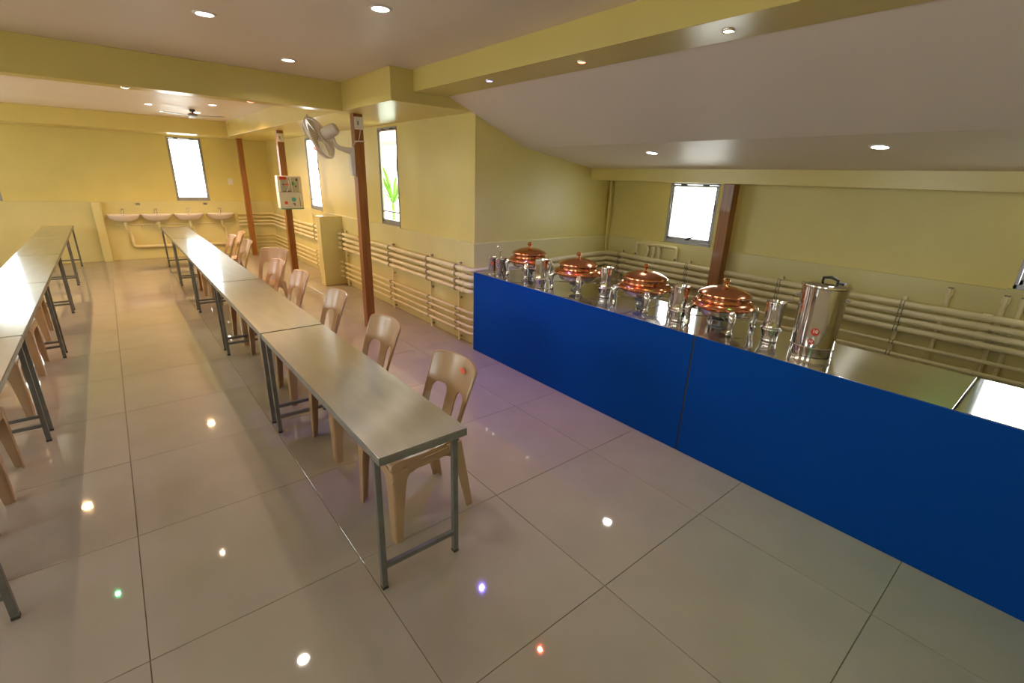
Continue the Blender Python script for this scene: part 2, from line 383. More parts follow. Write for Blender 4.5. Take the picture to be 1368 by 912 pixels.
# ------------------------------------------------------------------ ceiling lights
white_list = [(.614, 3.58, 'ceiling', 'upper left white downlight, larger of the two at the top of the main ceiling'),
              (1.303, 2.75, 'ceiling', 'white downlight at the top of the main ceiling, right of the other large one'),
              (1.303, 4.457, 'ceiling', 'small-looking white downlight in the main ceiling just in front of the cross beam'),
              (.673, 9.03, 'far', 'leftmost white downlight of the far bay ceiling'),
              (1.348, 8.28, 'far', 'rightmost white downlight of the far bay ceiling'),
              (1.327, 9.595, 'far', 'rearmost white downlight of the far bay ceiling, just behind the ceiling fan'),
              (-.96, 7.46, 'far', 'white downlight over the left table row, seen only mirrored in the floor'), (-2.2, 8.2, 'off', None), (-2.4, 5.9, 'off', None),
              (-2.3, 3.6, 'off', None), (-2.3, 1.2, 'off', None), (-2.3, -1.2, 'off', None), (.3, -1.3, 'off', None)]  # unlabelled entries are unseen lamps added as fill light
def lamp(parent, w, size, col, spread=150):
    l = bpy.data.lights.new('lamp', 'AREA'); l.shape = 'DISK'; l.size = size; l.energy = w; l.color = col; l.spread = R(spread)
    o = bpy.data.objects.new('lamp', l); C.objects.link(o); o.parent = parent; o.location = (0, 0, -.008); return o
ring_me = MB().lathe([(.044, .004), (.046, -.006), (.056, -.007), (.062, -.003), (.062, .004)], 28).mesh('trim_ring', 'white')
disc_me = MB().lathe([(0, -.003), (.045, -.003), (.045, .004), (0, .004)], 28).mesh('diffuser', 'bulb')
def downlight(x, y, z, label, group, tilt=0, w=LAMP_W, col=(1, .955, .90)):
    t = thing('downlight', label, 'light', (x, y, z), 0, group)
    if tilt: t.rotation_euler = (0, tilt, 0)
    link('trim_ring', ring_me, t); link('diffuser', disc_me, t); lamp(t, w, .085, col)
    return t
for x, y, k, lab in white_list:
    far = y > 5.3
    downlight(x, y, ZC, lab or 'round white ceiling downlight out of the picture, over the unseen part of the hall',
              'ceiling downlights' if lab else 'downlights out of view', w=LAMP_W*(5.2 if far else 1.0), col=(1, .62, .30) if far else (1, .87, .72))
s2 = (SZ2-SZ1)/(SX2-SX1); tl = -math.atan(s2)
for x, y, lab in ((3.754, 2.67, 'white downlight in the sloping ceiling near the alcove window'), (3.73, .997, 'white downlight in the sloping ceiling above the steel canister')):
    downlight(x, y, SZ1+s2*(x-SX1)-.001, lab or 'round white ceiling downlight out of the picture, over the unseen part of the hall',
              'ceiling downlights' if lab else 'downlights out of view', tilt=tl, w=LAMP_W*.55, col=(1, .97, .90))
ledring = MB().lathe([(.0205, .003), (.021, -.006), (.027, -.007), (.030, -.002), (.030, .003)], 20).mesh('trim_ring', 'chrome')
def led(x, y, z, col, ecol, label, w=LED_W):
    t = thing('spot_light', label, 'light', (x, y, z), 0, 'small coloured spots in the beams')
    link('trim_ring', ledring, t)
    m = emis('led_'+ecol[0], ecol[1], 14.0)
    MB().lathe([(0, -.004), (.0205, -.004), (.0205, .003), (0, .003)], 18).build('lens', m, t); lamp(t, w, .03, col, 120)
BL, RD, GN, WM = ('blue', (.25, .2, 1.0)), ('red', (1.0, .16, .08)), ('green', (.10, 1.0, .35)), ('warm', (1.0, .80, .58))
led(2.30, 3.11, ZE, (.22, .16, 1.0), BL, 'small blue spot light under the long beam, farthest along it', LED_W*3.0)
led(2.32, 2.22, ZE, (1.0, .12, .06), RD, 'small red spot light under the long beam, between the blue and the warm one')
led(2.32, 1.318, ZE, (1.0, .75, .5), WM, 'small warm white spot light under the long beam, nearest the camera', LED_W*1.2)
led(2.32, .40, ZE, (.12, 1.0, .35), GN, 'small green spot light under the long beam, out of the picture')
led(-.645, 5.17, ZS, (.12, 1.0, .35), GN, 'small green spot light under the cross beam, seen only as a reflection in the floor')
led(.256, 5.165, ZS, (1.0, .75, .5), WM, 'small warm white spot light under the cross beam, left of the red one', LED_W*1.2)
led(1.146, 5.165, ZS, (1.0, .12, .06), RD, 'small red spot light under the cross beam', LED_W*2.0)

# ------------------------------------------------------------------ steel dining tables
TL, TW, TZ = 1.808, .40, .70
def make_table():
    t = thing('steel_table', 'x', 'table')
    a, b = TW/2, TL/2
    B(-a, -b, TZ-.006, a, b, TZ).build('table_top', 'steel_top', t, bevel=.002)
    e = MB()
    for q in ((-a-.001, -b, -a+.012, b), (a-.012, -b, a+.001, b), (-a+.012, -b-.001, a-.012, -b+.012), (-a+.012, b-.012, a-.012, b+.001)): e.box(q[0], q[1], TZ-.036, q[2], q[3], TZ-.0065)
    e.build('edge_trim', 'edge', t, bevel=.002)
    for sy in (-1, 1):
        y = sy*(b-.075); 
        for sx in (-1, 1):
            x = sx*(a-.018)
            lg = B(x-.0125, y-.0125, .012, x+.0125, y+.0125, TZ-.036).build('leg', 'legm', t, bevel=.002)
            B(x-.0135, y-.0135, 0, x+.0135, y+.0135, .014).build('rubber_foot', 'rubber', lg, bevel=.002)
        B(-a+.0305, y-.011, .105, a-.0305, y+.011, .127).build('stretcher', 'legm', t, bevel=.002)
        B(-a+.0305, y-.011, TZ-.062, a-.0305, y+.011, TZ-.037).build('top_rail', 'legm', t, bevel=.002)
    for sx in (-1, 1):
        x = sx*(a-.03); B(x-.010, -b+.09, TZ-.060, x+.010, b-.09, TZ-.038).build('side_rail', 'legm', t, bevel=.002)
    return t
tab0 = make_table(); first = [True]
def place_table(x, y0, label, group):
    t = tab0 if first[0] else copy_tree(tab0); first[0] = False
    t.location = (x, y0+TL/2, 0); t['label'] = label; t['group'] = group; return t
names_r = ['nearest steel dining table of the right row, its end facing the camera', 'second steel dining table from the near end of the right row',
           'third steel dining table of the right row, with white window glare on its top', 'fourth steel dining table of the right row, washed white by window glare',
           'farthest steel dining table of the right row, in front of the wash basins']
for i in range(5): place_table(.808, 1.487+1.826*i, names_r[i], 'right row of steel tables')
names_l = ['nearest steel dining table of the left row, only its far legs showing', 'second steel dining table of the left row, cut by the left edge of the picture',
           'third steel dining table of the left row, with bright window glare on its top', 'fourth steel dining table of the left row', 'farthest steel dining table of the left row, by the far wall']
for i in range(5): place_table(-.772, 2.235-1.826+1.826*(i+1) if False else 4.06+1.826*(i-1), names_l[i], 'left row of steel tables')

# ------------------------------------------------------------------ plastic chairs
def make_chair():
    t = thing('plastic_chair', 'x', 'chair')
    SZ = .425
    # seat: dished top with rolled front edge and side skirts
    rows = []
    xs_ = [-.235, -.232, -.222, -.205, -.17, -.11, -.04, .03, .10, .15, .175]
    zs_ = [-.055, -.03, -.012, -.003, 0, -.004, -.010, -.012, -.008, 0, .006]
    for x, z in zip(xs_, zs_):
        hw = .212-.045*(x+.235)/.41; row = []
        for k in range(-8, 9):
            u = k/8; uu = abs(u)
            if uu > .93: y, dz = (hw if uu > .99 else hw*.985), (-.055 if uu > .99 else -.010)
            else: y, dz = hw*uu, -.006*(1-uu*uu)+(.004 if uu > .8 else 0)
            row.append((x, math.copysign(y, u) if u else 0, SZ+z*(1 if uu < .9 else .6)+dz))
        rows.append(row)
    MB().grid(rows).build('seat', 'chair', t, solid=.006, ang=50)
    # backrest: curved shell with two arched slots and a wide centre splat
    def bp(u, v):
        hw = .176+.024*v; x = .172+.10*v+.02*v*v-.058*u*u*(1-.15*v); return (x, hw*u, SZ-.005+.38*v)
    u1, u2, vb = .23, .80, .45
    side = lambda a, b: [-1, -.985, -.965, -.94, -.90, -.86, -u2] if a == -1 else [u2, .86, .90, .94, .965, .985, 1] if b == 1 else [a+(b-a)*k/6 for k in range(7)]
    def vtop(u): return 1-.032*u*u-.045*abs(u)**30
    def vlow(u):
        a = abs(u)
        if u1 < a < u2:
            c = (a-(u1+u2)/2)/((u2-u1)/2); return vb+.13*max(0, 1-abs(c)**3.2)**.5
        return vb
    bk = MB()
    for a, b in ((-1, -u2), (-u1, u1), (u2, 1)):
        bk.grid([[bp(u, vb*k/6) for u in side(a, b)] for k in range(7)])
    cols = [-1, -.985, -.965, -.94, -.90, -.86]+[-(u1+u2)/2+(u2-u1)/2*-math.cos(math.pi*k/12) for k in range(13)][:-1]+side(-u1, u1)[:-1]+[(u1+u2)/2-(u2-u1)/2*math.cos(math.pi*k/12) for k in range(13)][:-1]+[u2, .86, .90, .94, .965, .985, 1]
    bk.grid([[bp(u, vlow(u)+(vtop(u)-vlow(u))*k/9) for u in cols] for k in range(10)])
    bko = bk.build('backrest', 'chair', t, solid=.007, weld=.0004, ang=50)
    rim = [bp(-1, v/8*vtop(1)) for v in range(0, 9)]+[bp(u, vtop(u)) for u in cols[1:-1]]+[bp(1, v/8*vtop(1)) for v in range(8, -1, -1)]
    MB().tube([(x+.008, y, z) for x, y, z in rim], .0085, 8).build('rim', 'chair', t)
    # legs: tapered L-channels with a rounded outer corner
    def leg(sx, sy, top, bot):
        mb = MB(); rings = []
        for k in range(7):
            f = k/6; c = Vector(top).lerp(Vector(bot), f); w = .072-.030*f+(.02*(1-f)**6); th = .009; r = .014
            pr = [(w, 0)]+[(r-r*math.sin(a), r-r*math.cos(a)) for a in [math.pi/2*q/4 for q in range(5)]]+[(0, w), (th, w), (th, th+.006), (th+.006, th), (w, th)]
            rings.append([(c.x-sx*p, c.y-sy*q, c.z) for p, q in pr])
        n = len(rings[0]); vs_ = [p for r_ in rings for p in r_]
        fs = [(i*n+j, i*n+(j+1) % n, (i+1)*n+(j+1) % n, (i+1)*n+j) for i in range(6) for j in range(n)]+[tuple(range(n)), tuple(6*n+j for j in range(n))]
        mb.add(vs_, fs).build('leg', 'chair', t, ang=40)
    for sy in (-1, 1):
        leg(-1, sy, (-.234, sy*.212, SZ-.028), (-.240, sy*.218, 0)); leg(1, sy, (.176, sy*.182, SZ-.004), (.245, sy*.186, 0))
        # arched side apron between the legs
        poly = [(-.17, SZ-.02), (.12, SZ-.02), (.12, SZ-.085), (.07, SZ-.062), (0, SZ-.055), (-.08, SZ-.056), (-.135, SZ-.068), (-.17, SZ-.10)]
        mb = MB(); n = len(poly)
        def yy(x, o): return sy*(.212-.045*(x+.235)/.41-.003-o)
        mb.add([(x, yy(x, 0), z) for x, z in poly]+[(x, yy(x, .006), z) for x, z in poly], [tuple(range(n)), tuple(range(2*n-1, n-1, -1))]+[(i, (i+1) % n, n+(i+1) % n, n+i) for i in range(n)])
        mb.build('side_apron', 'chair', t)
    pf = [(-.16, SZ-.02), (.16, SZ-.02), (.16, SZ-.10), (.125, SZ-.072), (.05, SZ-.058), (-.05, SZ-.058), (-.125, SZ-.072), (-.16, SZ-.10)]
    MB().prism(pf, 'x', -.234, -.228).build('front_apron', 'chair', t)
    return t
ch0 = make_chair(); chf = [True]
def place_chair(x, y, rz, label, group):
    c = ch0 if chf[0] else copy_tree(ch0); chf[0] = False
    c.location = (x, y, 0); c.rotation_euler = (0, 0, R(rz)); c['label'] = label; c['group'] = group; return c
gr = 'beige chairs along the right table row'
rc = [(1.018, 1.985, 0, 'beige plastic chair with an orange-red sticker, at the near end of the right row'),
      (1.03, 2.845, 2, 'second beige plastic chair of the right row, in front of the fan post'),
      (1.045, 3.79, -1, 'third beige plastic chair of the right row, left of the fan post'),
      (1.045, 4.74, 2, 'fourth beige plastic chair of the right row, in front of the purifier post'),
      (1.03, 5.49, 4, 'fifth beige plastic chair of the right row, in front of the chair pulled back'),
      (1.27, 6.30, 34, 'beige plastic chair pulled back from the right row and turned towards the camera'),
      (1.10, 7.30, 3, 'seventh beige plastic chair of the right row, just left of the far wooden post'),
      (1.03, 7.98, 0, 'far beige plastic chair of the right row, pushed in against the table'),
      (1.23, 8.42, -3, 'farthest beige plastic chair of the right row, standing behind two others')]
chairs = [place_chair(*a, gr) for a in rc]
gl = 'beige chairs along the left table row'
lc = [(-.945, 2.77, 180, 'beige plastic chair of the left row nearest the camera, only a leg tip showing'),
      (-.92, 3.475, 180, 'beige plastic chair under the left row, its two large front legs at the left edge'),
      (-.93, 4.66, 180, 'beige plastic chair under the second left table, right behind the paired table legs'),
      (-.93, 5.555, 180, 'beige plastic chair under the left row, a front leg beside the second table-leg pair'),
      (-.96, 6.68, 180, 'beige plastic chair under the third left table, farthest of the left row')]
for a in lc: place_chair(*a, gl)
# orange-red sticker on the first chair's backrest
c0 = chairs[0]
st = []
for k in range(18):
    a = 2*math.pi*k/18; uu = -.30+.17*math.cos(a); vv = .865+.032*math.sin(a)
    hw = .176+.024*vv; st.append((.172+.10*vv+.02*vv*vv-.058*uu*uu*(1-.15*vv)-.0095, hw*uu, .42+.38*vv))
so = MB().add(st, [tuple(range(18))]).build('sticker', 'orange', c0, solid=.001); so['label'] = 'small oval orange-red sticker'
q = [(x-.0008, .30*(y-sum(p[1] for p in st)/18)*1.6+sum(p[1] for p in st)/18, .25*(z-sum(p[2] for p in st)/18)+sum(p[2] for p in st)/18) for x, y, z in st]

# ------------------------------------------------------------------ buffet counter
CZ, CX0, CX1 = .82, 2.703, 3.315
def buffet_table(y0, y1, label):
    t = thing('buffet_table', label, 'table', ((CX0+CX1)/2, (y0+y1)/2, 0), 0, 'steel tables of the buffet counter')
    a, b = (CX1-CX0)/2, (y1-y0)/2-.003
    B(-a, -b, CZ-.006, a, b, CZ).build('table_top', 'steel_counter', t, bevel=.002)
    e = MB()
    for q in ((-a, -b, -a+.012, b), (a-.012, -b, a, b), (-a+.012, -b, a-.012, -b+.012), (-a+.012, b-.012, a-.012, b)): e.box(q[0], q[1], CZ-.036, q[2], q[3], CZ-.0065)
    e.build('edge_trim', 'edge', t, bevel=.002)
    for sy in (-1, 1):
        for sx in (-1, 1):
            x, y = sx*(a-.03), sy*(b-.06)
            B(x-.015, y-.015, 0, x+.015, y+.015, CZ-.037).build('leg', 'legm', t, bevel=.002)
        B(-a+.046, sy*(b-.06)-.012, .12, a-.046, sy*(b-.06)+.012, .145).build('stretcher', 'legm', t, bevel=.002)
buffet_table(2.025, 3.85, 'far steel buffet table, under the three far copper dishes')
buffet_table(.195, 2.02, 'middle steel buffet table, under the nearest copper dish and the canister')
buffet_table(-1.635, .19, 'bare steel buffet table at the right edge, its top bright with window glare')
for y0, y1, lab in ((1.437, 3.853, 'left blue board fronting the buffet counter, under the copper dishes'), (-1.05, 1.425, 'right blue board fronting the buffet counter, running out of the picture')):
    o = B(0, y0, .0, .012, y1, CZ-.002).build('blue_board', 'blue', None, (2.688, 0, .001), bevel=.0015); tag(o, lab, 'panel', 'blue boards of the buffet counter')
B(.002, 1.4265, 0, .011, 1.4355, CZ-.01).build('board_joint', 'black', o, None)

# ------------------------------------------------------------------ chafing dishes
def make_dish():
    t = thing('chafing_dish', 'x', 'dish')
    pan = [(.0, .098), (.12, .098), (.150, .104), (.160, .125), (.163, .158), (.150, .158), (.148, .12), (.0, .112)]
    MB().lathe(pan, 40).build('water_pan', 'steel', t)
    ring = [(.160, .140), (.176, .138), (.192, .146), (.198, .158), (.194, .172), (.180, .184), (.168, .190), (.160, .186)]
    MB().lathe(ring+[ring[0]], 48).build('copper_rim', 'copper', t)
    body = [(.162, .186), (.156, .192), (.154, .206), (.155, .218), (.159, .224), (.150, .2245), (.145, .20), (.145, .186)]
    MB().lathe(body+[body[0]], 48).build('copper_body', 'copper', t)
    lid = MB().lathe([(.158, .226), (.161, .229), (.160, .235), (.150, .242), (.125, .255), (.090, .268), (.050, .276), (.018, .279), (.0, .2795)], 48)
    ld = lid.build('lid', 'copper', t)
    MB().lathe([(.155, .2235), (.166, .2242), (.169, .2262), (.166, .2282), (.155, .2275), (.155, .2235)], 48).build('lid_ring', 'chrome', ld)
    MB().lathe([(.016, .278), (.013, .284), (.008, .289), (.009, .296), (.019, .302), (.0235, .312), (.020, .323), (.010, .330), (0, .331)], 20).build('knob', 'brass', ld)
    for k in range(4):
        a = R(45+90*k); c, s = math.cos(a), math.sin(a)
        prof = [(.158, .148, .012), (.185, .150, .017), (.206, .140, .019), (.216, .118, .018), (.214, .085, .015), (.207, .050, .0125), (.207, .025, .0135), (.214, .010, .017), (.222, .0065, .0145)]
        lg = MB().tube([(r*c, r*s, z) for r, z, _ in prof], [q*1.28 for _, _, q in prof], 12)
        lg.v = [(x, y, max(z, .0)) for x, y, z in lg.v]
        lg.build('leg', 'chrome', t, ang=60)
    MB().lathe([(.0, .0), (.048, .0), (.050, .006), (.018, .012), (.012, .040), (.020, .048), (.060, .052), (.062, .060), (.04, .064), (.0, .062)], 24).build('fuel_holder', 'grey', t)
    hb = MB().tube([(-.205, .0, .075), (.205, .0, .075)], .0035, 8).tube([(0, -.205, .071), (0, .205, .071)], .0035, 8)
    hb.v = [(x*.7071-y*.7071, x*.7071+y*.7071, z) for x, y, z in hb.v]; hb.build('cross_wire', 'chrome', t)
    B(.158, -.020, .195, .186, .020, .236).build('hinge', 'chrome', t, bevel=.005)
    return t
dish0 = make_dish(); dl = [(3.01, 1.445, 'copper chafing dish nearest the canister, at the joint of the blue boards'), (3.005, 2.065, 'second copper chafing dish from the canister'),
      (2.99, 2.735, 'third copper chafing dish from the canister'), (3.03, 3.41, 'farthest copper chafing dish, next to the cutlery caddy')]
for i, (x, y, lab) in enumerate(dl):
    d = dish0 if i == 0 else copy_tree(dish0); d.location = (x, y, CZ); d['label'] = lab; d['group'] = 'copper chafing dishes on the counter'; d.rotation_euler = (0, 0, R(-20+3*i))
for k in kids(dish0):
    pass
# keep the legs on the table axes: the dish as a whole is turned only a little
for d in [o for o in bpy.data.objects if o.get('category') == 'dish']: d.rotation_euler = (0, 0, R(random.uniform(-4, 4)))

# ------------------------------------------------------------------ steel jugs
def make_jug():
    t = thing('steel_jug', 'x', 'jug')
    pr = [(0, .002), (.044, 0), (.047, .004), (.0455, .012), (.046, .03), (.051, .055), (.059, .074), (.0615, .080), (.060, .085), (.052, .088), (.0495, .096), (.050, .15), (.0515, .205), (.053, .236), (.055, .243), (.0545, .246),
          (.054, .242), (.050, .205), (.048, .15), (.047, .03), (0, .02)]
    b = MB(); n = 36; vs_ = []
    for i, (r, z) in enumerate(pr):
        for j in range(n):
            a = 2*math.pi*j/n; rr = r; zz = z
            if z > .19 and r > .04:
                w = max(0, math.cos(a))**14*(z-.19)/.056; rr += .016*w; zz += .004*w
            vs_.append((rr*math.cos(a), rr*math.sin(a), zz))
    fs = [(i*n+j, i*n+(j+1) % n, (i+1)*n+(j+1) % n, (i+1)*n+j) for i in range(len(pr)-1) for j in range(n)]
    b.add(vs_, fs).build('body', 'chrome', t, weld=.0002, ang=60)
    MB().tube([(.0, -.0, .021), (0, 0, .024)], .044, 24).build('base_disc', 'steel', t)
    return t
j0 = make_jug()
for i, (x, y, rz, lab) in enumerate(((3.0, 1.115, -35, 'steel water jug between the canister and the nearest copper dish'), (2.895, 1.69, -45, 'steel water jug between the first and second copper dishes from the canister'),
        (3.005, 2.435, -45, 'steel water jug between the second and third copper dishes from the canister'), (2.785, 2.975, -45, 'steel water jug between the two farthest copper dishes'))):
    j = j0 if i == 0 else copy_tree(j0); j.location = (x, y, CZ); j.rotation_euler = (0, 0, R(rz)); j['label'] = lab; j['group'] = 'steel jugs on the counter'

# ------------------------------------------------------------------ cutlery caddy at the counter's far end
t = thing('cutlery_caddy', 'steel cutlery caddy with round cups and a ring handle, at the counter far end', 'caddy', (2.89, 3.69, CZ))
def cup(x, y):
    return MB().lathe([(0, .004), (.040, .004), (.042, .008), (.043, .145), (.046, .150), (.044, .151), (.0405, .146), (.039, .012), (0, .010)], 28, (x, y, 0)).build('cup', 'chrome', t)
c1 = cup(-.045, .062); cup(-.040, -.055); cup(.052, .0)
lab_ = []
for k in range(14):
    a = 2*math.pi*k/14; th = R(232)+.30*math.cos(a); z = .098+.016*math.sin(a); lab_.append((-.045+.0438*math.cos(th), .062+.0438*math.sin(th), z))
lo = MB().add(lab_, [tuple(range(14))]).build('label_print', 'orange', c1); lo['label'] = 'small orange oval mark'
MB().lathe([(0, 0), (.098, 0), (.10, .003), (.098, .006), (0, .006)], 32).build('base', 'chrome', t)
MB().tube([(0, 0, .004), (0, 0, .215)], .0045, 8).build('rod', 'chrome', t)
MB().tube([(math.cos(2*math.pi*k/24)*.030*.77, -math.cos(2*math.pi*k/24)*.030*.64, .243+.030*math.sin(2*math.pi*k/24)) for k in range(24)], .0028, 8, closed=True).build('ring_handle', 'chrome', t)

# ------------------------------------------------------------------ ten litre canister
t = thing('steel_canister', 'tall polished steel canister with a red sticker reading 10 on the counter', 'canister', (2.985, .875, CZ))
MB().lathe([(0, .004), (.104, 0), (.109, .004), (.1095, .046), (.1115, .049), (.1115, .054), (.1085, .057), (.1095, .12), (.113, .36), (.114, .385), (0, .385)], 56).build('body', 'chrome', t)
ld = MB().lathe([(.1135, .386), (.121, .388), (.1225, .394), (.121, .401), (.114, .404), (.108, .402), (.10, .406), (.04, .410), (0, .411)], 56).build('lid', 'chrome', t)
MB().tube([(-.02, -.055, .407), (-.016, -.052, .432), (.004, -.012, .440), (.020, .028, .432), (.024, .032, .408)], [.006, .008, .009, .008, .006], 10).build('lid_handle', 'black', ld)
B(.02, -.075, .405, .055, -.035, .416).build('vent_cap', 'black', ld, bevel=.004)
for sy in (-1, 1):
    MB().tube([(.02, sy*.112, .30), (.02, sy*.135, .31), (.02, sy*.137, .335), (.02, sy*.114, .345)] if False else [(.105*math.cos(R(90*sy+20*k))*1.0+0, .105*math.sin(R(90*sy+20*k))*1.0, .33) for k in ()] or [(-.02, sy*.111, .33), (-.02, sy*.128, .325), (.02, sy*.128, .325), (.02, sy*.111, .33)], .005, 8).build('side_handle', 'chrome', t)
def on_can(th, s, z, rr): return (rr*math.cos(th+s/rr), rr*math.sin(th+s/rr), z)
TH = R(197)
def can_disc(th, z, r, rr, m, name, rows=8):
    b = MB()
    vs_ = [on_can(th, 0, z, rr)]
    for k in range(28): vs_.append(on_can(th, r*math.cos(2*math.pi*k/28), z+r*math.sin(2*math.pi*k/28), rr))
    b.add(vs_, [(0, 1+k, 1+(k+1) % 28) for k in range(28)]); return b.build(name, m, t)
def can_text(txt, th, z, size, rr, parent):
    cu = bpy.data.curves.new('lettering', 'FONT'); cu.body = txt; cu.size = size; cu.align_x = 'CENTER'; cu.align_y = 'CENTER'; cu.resolution_u = 3; cu.offset = size*.02
    ob = bpy.data.objects.new('lettering', cu); C.objects.link(ob)
    dg = bpy.context.evaluated_depsgraph_get(); me = bpy.data.meshes.new_from_object(ob.evaluated_get(dg)); bpy.data.objects.remove(ob)
    for v in me.vertices: v.co = Vector(on_can(th, v.co.x, z+v.co.y, rr))
    me.materials.clear(); me.materials.append(M['white']); return link('lettering', me, parent)
s1 = can_disc(TH, .150, .0215, .1112, 'red', 'sticker'); can_text('10', TH, .152, .027, .1117, s1); s1['label'] = 'round red sticker with a white 10'
s2_ = can_disc(TH-R(5), .092, .0165, .1106, 'red', 'sticker'); can_text('NJ', TH-R(5), .0925, .020, .1111, s2_); s2_['label'] = 'smaller round red sticker with white initials'

# ------------------------------------------------------------------ pipe runs
ZUP_A = [.819, .745, .668, .597]; ZLO_A = [.371, .298, .218, .143]
ZUP_C = [.872, .805, .738, .668]; ZLO_C = [.548, .452, .36, .27]
PXA, PYB, PXC = 2.705, 3.905, 4.785
ords = ['topmost', 'second from the top', 'third from the top', 'lowest']
def pipe_run(name, pts, r, label, group, couplings):
    p = MB().tube(round_path(pts, .07, 5), r, 12).build(name, 'pipe'); tag(p, label, 'pipe', group)
    for c, d in couplings:
        c = Vector(c); d = Vector(d).normalized()
        MB().tube([c-d*.028, c+d*.028], r*1.22, 12).build('coupling', 'pipe', p, bevel=.002)
for i in range(4):
    for (za, zc_, r, nm) in ((ZUP_A[i], ZUP_C[i], .024, 'thick'), (ZLO_A[i], ZLO_C[i], .0145, 'thin')):
        pts = [(PXA, 7.595, za), (PXA, PYB, za), (PXA+.3, PYB, za), (PXC-.3, PYB, zc_), (PXC, PYB, zc_), (PXC, YK+.03, zc_)]
        cps = [((PXA, y, za), (0, 1, 0)) for y in (6.9, 4.06)]+[((PXC, y, zc_), (0, 1, 0)) for y in (3.62, 1.55+.06*i, .35)]
        pipe_run('wall_pipe', pts, r, ('%s of the four %s cream pipes running on behind the counter' % (ords[i], nm)), '%s cream pipes behind the counter' % nm, cps)
        pts = [(PXA, 7.785, za+.005), (PXA, 11.655, za+.005), (2.05, 11.655, za+.005)]
        pipe_run('wall_pipe', pts, r*.9, ('%s of the four %s cream pipes between pier and basins' % (ords[i], nm)), '%s cream pipes by the wash basins' % nm, [((PXA, 9.6, za+.005), (0, 1, 0))])
# brackets: two slotted struts, wall arms and pipe clamps
def bracket(axis, pos, a, wall, zu, zl, ztop, label):
    s = 1 if axis == 'y' else 0
    t = thing('pipe_bracket', label, 'bracket', (pos, a, 0) if axis == 'y' else (a, pos, 0), 0, 'brackets holding the wall pipes')
    d = wall-pos
    def P(dep, al, z): return (dep, al, z) if axis == 'y' else (al, dep, z)
    def bb(d0, a0, z0, d1, a1, z1):
        lo = P(min(d0, d1), a0, z0); hi = P(max(d0, d1), a1, z1); return B(lo[0], lo[1], lo[2], hi[0], hi[1], hi[2])
    bb(.028, -.013, .0, .044, .013, ztop).build('strut', 'pipe', t, bevel=.002)
    for z in (ztop-.02, (zu[-1]+zl[0])/2, .04):
        bb(.044, -.008, z-.008, d-.001, .008, z+.008).build('wall_arm', 'clamp', t)
    for zz, r in [(z, .0265) for z in zu]+[(z, .0165) for z in zl]:
        MB().tube([P(r*math.cos(2*math.pi*k/16), -.011, zz+r*math.sin(2*math.pi*k/16)) for k in range(16)], .0035, 6, closed=True).tube([P(r*math.cos(2*math.pi*k/16), .011, zz+r*math.sin(2*math.pi*k/16)) for k in range(16)], .0035, 6, closed=True).build('clamp', 'clamp', t)
for y, lab in ((4.20, 'pipe bracket on the pipe wall nearest the blue counter'), (4.80, 'pipe bracket on the pipe wall, second from the counter'), (5.79, 'pipe bracket on the pipe wall below the near window'),
               (7.42, 'pipe bracket beside the half-height pier'), (8.75, 'pipe bracket on the pipe wall beyond the half-height pier'), (10.3, 'pipe bracket on the pipe wall near the far corner')):
    zu = [z+(.005 if y > 7.7 else 0) for z in ZUP_A]; zl = [z+(.005 if y > 7.7 else 0) for z in ZLO_A]
    bracket('y', PXA, y, XA-D, zu, zl, .875, lab)
for y, lab in ((3.70, 'pipe bracket in the alcove corner behind the far dishes'), (2.77, 'pipe bracket behind the counter under the alcove window'), (1.795, 'pipe bracket behind the counter, right of the alcove post'), (.845, 'pipe bracket behind the canister')):
    bracket('y', PXC, y, XC-D, ZUP_C, ZLO_C, .93, lab)
# vertical feed pipes and fittings on the walls
def feed(pts, r, label, name='feed_pipe', fit=None):
    p = MB().tube(round_path(pts, .03, 4), r, 10).build(name, 'pipe'); tag(p, label, 'pipe', 'small feed pipes on the walls')
    a, b = Vector(pts[0]), Vector(pts[1]); d = (b-a).normalized()
    MB().tube([a-d*.005, a+d*.05], r*1.45, 10).build('socket', 'pipe', p, bevel=.002)
    MB().tube([a-d*.012, a-d*.004], r*1.1, 10).build('cap', 'clamp', p)
for y, lab in ((.60, 'vertical feed pipe on the wall behind the canister, left of the window'), (.292, 'vertical feed pipe under the window at the right edge'), (.205, 'rightmost vertical feed pipe at the right edge')):
    feed([(XC-D-.02, y, 1.03), (XC-D-.02, y, .92), (XC-D-.02, y, .20)], .016, lab)
t = thing('pipe_manifold', 'cream pipe manifold with branching pipes below the alcove window', 'pipe manifold', (XC-D-.025, 3.22, .86))
for i, pts in enumerate(([(0, .27, -.05), (0, .27, .18), (0, .17, .18)], [(0, .15, .18), (-.01, .10, .12), (0, .13, .02), (0, .13, -.05)], [(0, .02, -.05), (0, .04, .04), (-.01, .01, .12), (0, .02, .18)],
                         [(0, -.02, .18), (-.012, -.06, .10), (0, -.05, .02), (0, -.05, -.05)], [(0, -.09, .18), (0, -.27, .18), (0, -.27, -.05)])):
    MB().tube(round_path(pts, .03, 4), .016, 10).build('branch', 'pipe', t)
MB().tube([(0, .19, .18), (0, -.11, .18)], .017, 10).build('header', 'pipe', t)
for y in (.27, -.27): MB().tube([(0, y, .05), (-.025, y, .05)], .012, 8).build('valve', 'clamp', t)
for i, (y, z0, z1) in enumerate(((8.05, .86, 1.0), (8.25, .86, .98), (8.42, .86, 1.02), (8.65, .86, .97), (8.95, .86, 1.0))):
    feed([(XA-D-.03, y, z1), (XA-D-.03, y, z1-.06), (XA-D-.03, y, z0-.03)], .013, ['first', 'second', 'third', 'fourth', 'fifth'][i]+' short upright pipe stub from the half-height pier, under the far pipe-wall window')
